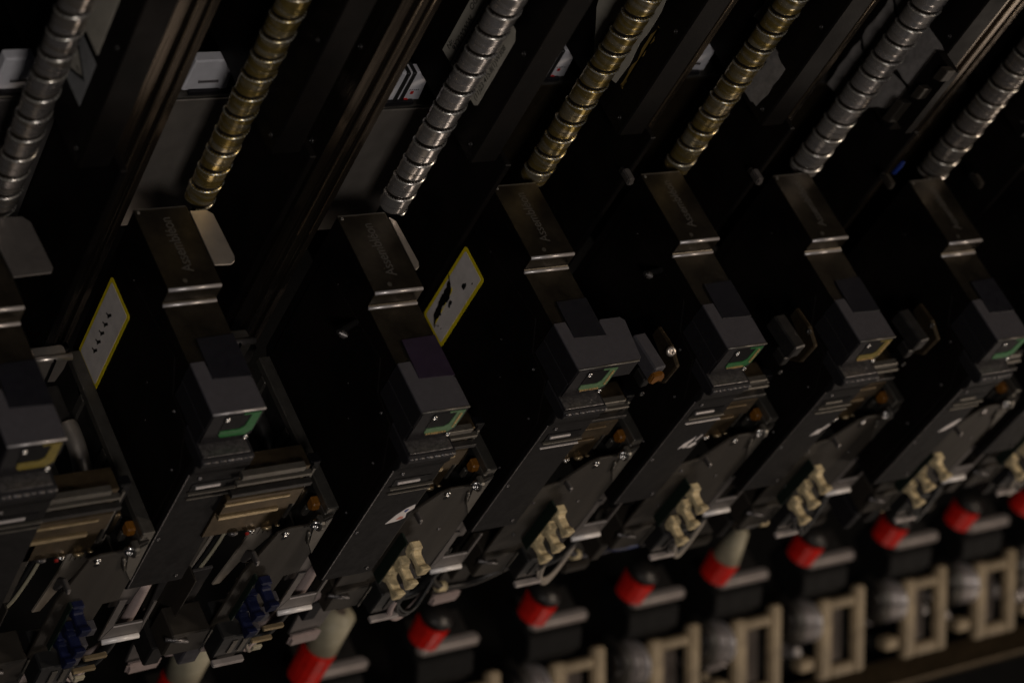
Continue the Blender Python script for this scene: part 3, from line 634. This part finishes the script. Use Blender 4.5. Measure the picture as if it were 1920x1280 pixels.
# hinge clamps in the gap right of each head from the torn-sticker one on
for k, lab in ((3, 'grey lug with orange tip beside the eared cap'), (4, 'dim lug with amber tips right of the gold-beaded cap'), (5, 'dim grey lug right of the fifth cap')):
    X, Cc, B = O[k]; c = thing('hinge_lug', lab, 'lug', Wd(X, B, Cc), 'lugs between the caps')
    link('lug_block', Prism([(1.98, 1.5), (2.28, 1.48), (2.34, 2.3), (2.04, 2.34)], 'b', -1.1, -.74), DARKM if k != 3 else CAP, c, .03)
    if k == 3: link('lug_tip', Prism([(2.02, -.86), (2.22, -.82), (2.34, -.92), (2.34, -1.12), (2.24, -1.06), (2.14, -1.16), (2.04, -1.10)], 'c', 2.3, 2.42), ORANGE, c, .03, seg=2)
    link('lug_foot', Prism([(2.0, -1.12), (2.2, -1.1), (2.2, -1.35), (2.05, -1.4)], 'c', 2.0, 2.3), DARKM, c, .02)
    link('lug_arm', Prism([(1.4, -.72), (1.9, -.68), (2.30, -.82), (2.28, -1.4), (2.0, -1.68), (1.9, -1.1), (1.4, -1.0)], 'a', 2.62, 2.72), BRONZED, c, .03)
    bolt('lug_screw', c, V(2.62, 1.98, -.76), (-.3, -.6, .6), .10 if k == 3 else .06, SILVER if k == 3 else DARKM)
    bolt('lug_screw', c, V(2.35, 2.2, -1.75), (0, -1, 0), .06, DARKM)

# ------------------------------------------------------------------ lower row: feeder slots, out of focus
FX = [24.1, 28.2, 31.72, 35.39, 38.92, 42.15, 45.65, 49.3, 52.56, 55.68]
ORD = ['first', 'second', 'third', 'fourth', 'fifth', 'sixth', 'seventh', 'eighth', 'ninth', 'tenth']
for j, x in enumerate(FX):
    t = thing('plug', f'red plug tip in the lower row, {ORD[j]} from the left' + (' with long cream top' if j < 2 or j == 5 else ''), 'plug', Wd(x * .935, -47 * .935, -21.5 * .935), 'red-tipped plugs in the lower row')
    ln = 1.5 if j < 2 else .9
    tip = Vector((-.10, -.25, .0)); d = Vector((.22, .25, 1)).normalized()
    z0 = -1.2 if j < 2 else -.55
    p = Vector((0, 0, z0)); q = p + d * (1.05 if j < 2 else .68)
    link('red_sleeve', Cyl(p, q, .42, 14, .46), RED, t, .035, False, 2)
    m2 = CREAM if (j < 2 or j == 5) else DARKM
    e = q + d * (1.25 if j < 2 else .35 if j != 5 else 1.1)
    link('sleeve_top', Cyl(q, e, .44, 24, .42 if j != 5 else .16), m2, t, .06, True, 2)
    if j < 2: link('bore', Cyl(e + d * .001, e + d * .01, .15, 20), RIBD, t)
for j in range(0, 10):
    x = FX[j]; f = thing('feeder_slot', f'beige-framed feeder slot with grey bar below the {ORD[j]} red plug', 'feeder slot', Wd(x, -47, -21.0), 'feeder slots in the lower row')
    rnd = random.Random(j)
    # bar (A direction) on a dark bellows
    link('bar', Box(-1.2, .78, .2, .55, .62, .92), GREYM, f, .10, False, 3)
    link('bar_shelf', Box(-1.1, .7, -.7, .3, .40, .62), DARKM, f, .05)
    link('bellows', Prism([(-.8, .35), (.6, .35), (.95, -.1), (.85, -.7), (.1, -1.0), (-.8, -.6)], 'a', -1.1, .75), DARK, f, .05)
    D = Vector((0, -.7071, -.7071)); N = Vector((0, -.7071, .7071)); A_ = Vector((1, 0, 0)); P0 = V(.05, 1.0, -.9)
    def fr(bm, a0, a1, d0, d1, n0, n1):
        vs = [bm.verts.new(P0 + A_ * a + D * d + N * n) for a in (a0, a1) for d in (d0, d1) for n in (n0, n1)]
        for q in ((0, 1, 3, 2), (4, 6, 7, 5), (0, 4, 5, 1), (2, 3, 7, 6), (0, 2, 6, 4), (1, 5, 7, 3)): bm.faces.new([vs[i] for i in q])
    bm = bmesh.new(); fr(bm, -.05, .48, -.1, 2.45, -.12, .2); link('frame_side', bm, BEIGE, f, .07, False, 2)
    bm = bmesh.new(); fr(bm, 1.42, 1.88, -.3, 2.45, -.12, .2); link('frame_side', bm, BEIGE, f, .07, False, 2)
    bm = bmesh.new(); fr(bm, .46, 1.44, 2.08, 2.44, -.12, .19); link('frame_foot', bm, BEIGE, f, .06, False, 2)
    bm = bmesh.new(); fr(bm, .34, 1.44, -.05, .25, -.12, .22); link('frame_bar', bm, BEIGE, f, .06)
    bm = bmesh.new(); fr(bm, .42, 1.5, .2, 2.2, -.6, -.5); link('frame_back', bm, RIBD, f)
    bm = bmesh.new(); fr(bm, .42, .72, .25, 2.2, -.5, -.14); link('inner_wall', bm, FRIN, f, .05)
    bm = bmesh.new(); fr(bm, -.75, -.15, 1.7, 2.1, -.4, .1); link('foot_block', bm, BEIGE, f, .08)
    for i in range(4):
        a_, c_, b_ = rnd.uniform(-1.1, -.2), rnd.uniform(.9, 1.9), rnd.uniform(-3.2, -1.9)
        link('fitting', Cyl(V(a_, c_, b_), V(a_ + rnd.uniform(-.1, .3), c_ + .1, b_ + rnd.uniform(.3, .6)), rnd.uniform(.10, .2), 14), rnd.choice((GREYM, BEIGE, STRIP, LIP)), f, .03)
    for i in range(3):   # discs between the frames
        cpt = V(-1.05 + .32 * i, 1.1 + .12 * i, -1.35 + .05 * i)
        link('disc', Cyl(cpt, cpt + Vector((.12, 0, 0)), .80 - .08 * i, 28), (STRIP, GREYM, LIP)[i], f, .04, True, 2)
        link('disc_sleeve', Cyl(cpt - Vector((.2, 0, 0)), cpt + Vector((.3, 0, 0)), .5 - .05 * i, 24), DARKM, f, .03, True)
        link('disc_hub', Cyl(cpt - Vector((.06, 0, 0)), cpt, .35, 20), DARKM, f)
tag(link('feeder_rail', Box(20, 75, -18.6, -17.6, -50.6, -50.2), BRONZED, None, .08), 'long brown metal rail under the beige feeder slots', 'rail')
tag(link('feeder_tray', Box(20, 75, -21.5, -16, -53.2, -52.6), DARK, None, .1), 'dark tray below the long brown rail', 'tray')
# grey cable swags between the latches and the lower row
CN = {1: 'thin beige cable with yellow ties below the purple-padded head', 2: 'dark cable with yellow tie below the second latch set', 3: 'grey cable loop right of the torn-sticker arm bottom',
      4: 'navy cable above the cream-topped red plug', 5: 'dark cable below the right yellowed latches', 6: 'blurred cable near the right edge'}
NAVC = mat('navy_cable', (.01, .02, .08), .5)
for k in range(1, 7):
    X = O[k][0]; c0 = CO[k]; m = {1: WIRE, 3: CAP, 4: NAVC}.get(k, DARKM)
    P_ = [Wd(X + 1.6, -35.0, c0 - .2), Wd(X + 2.2, -35.9, c0 - .4), Wd(X + 3.2, -36.1, c0 - .5), Wd(X + 4.2, -35.5, c0 - .5), Wd(X + 5.0, -34.6, c0 - .4)]
    if k in (3, 2): P_ = [Wd(X + 3.9, -33.9, c0 - .3), Wd(X + 4.1, -35.0, c0 - .3), Wd(X + 4.8, -35.9, c0 - .4), Wd(X + 5.7, -36.0, c0 - .4), Wd(X + 6.5, -35.5, c0 - .4)]
    c = thing('hanging_cable', CN[k], 'cable', P_[0], 'cables hanging under the carriages')
    o = link('cable', tube(bmesh.new(), [p - P_[0] for p in P_], .085, 10), m, c, smooth=True)
    if k != 4:
        q = P_[2] - P_[0]; link('cable_tie', Cyl(q - Vector((.12, 0, 0)), q + Vector((.12, 0, -.02)), .12, 12), TABY, c, .02)
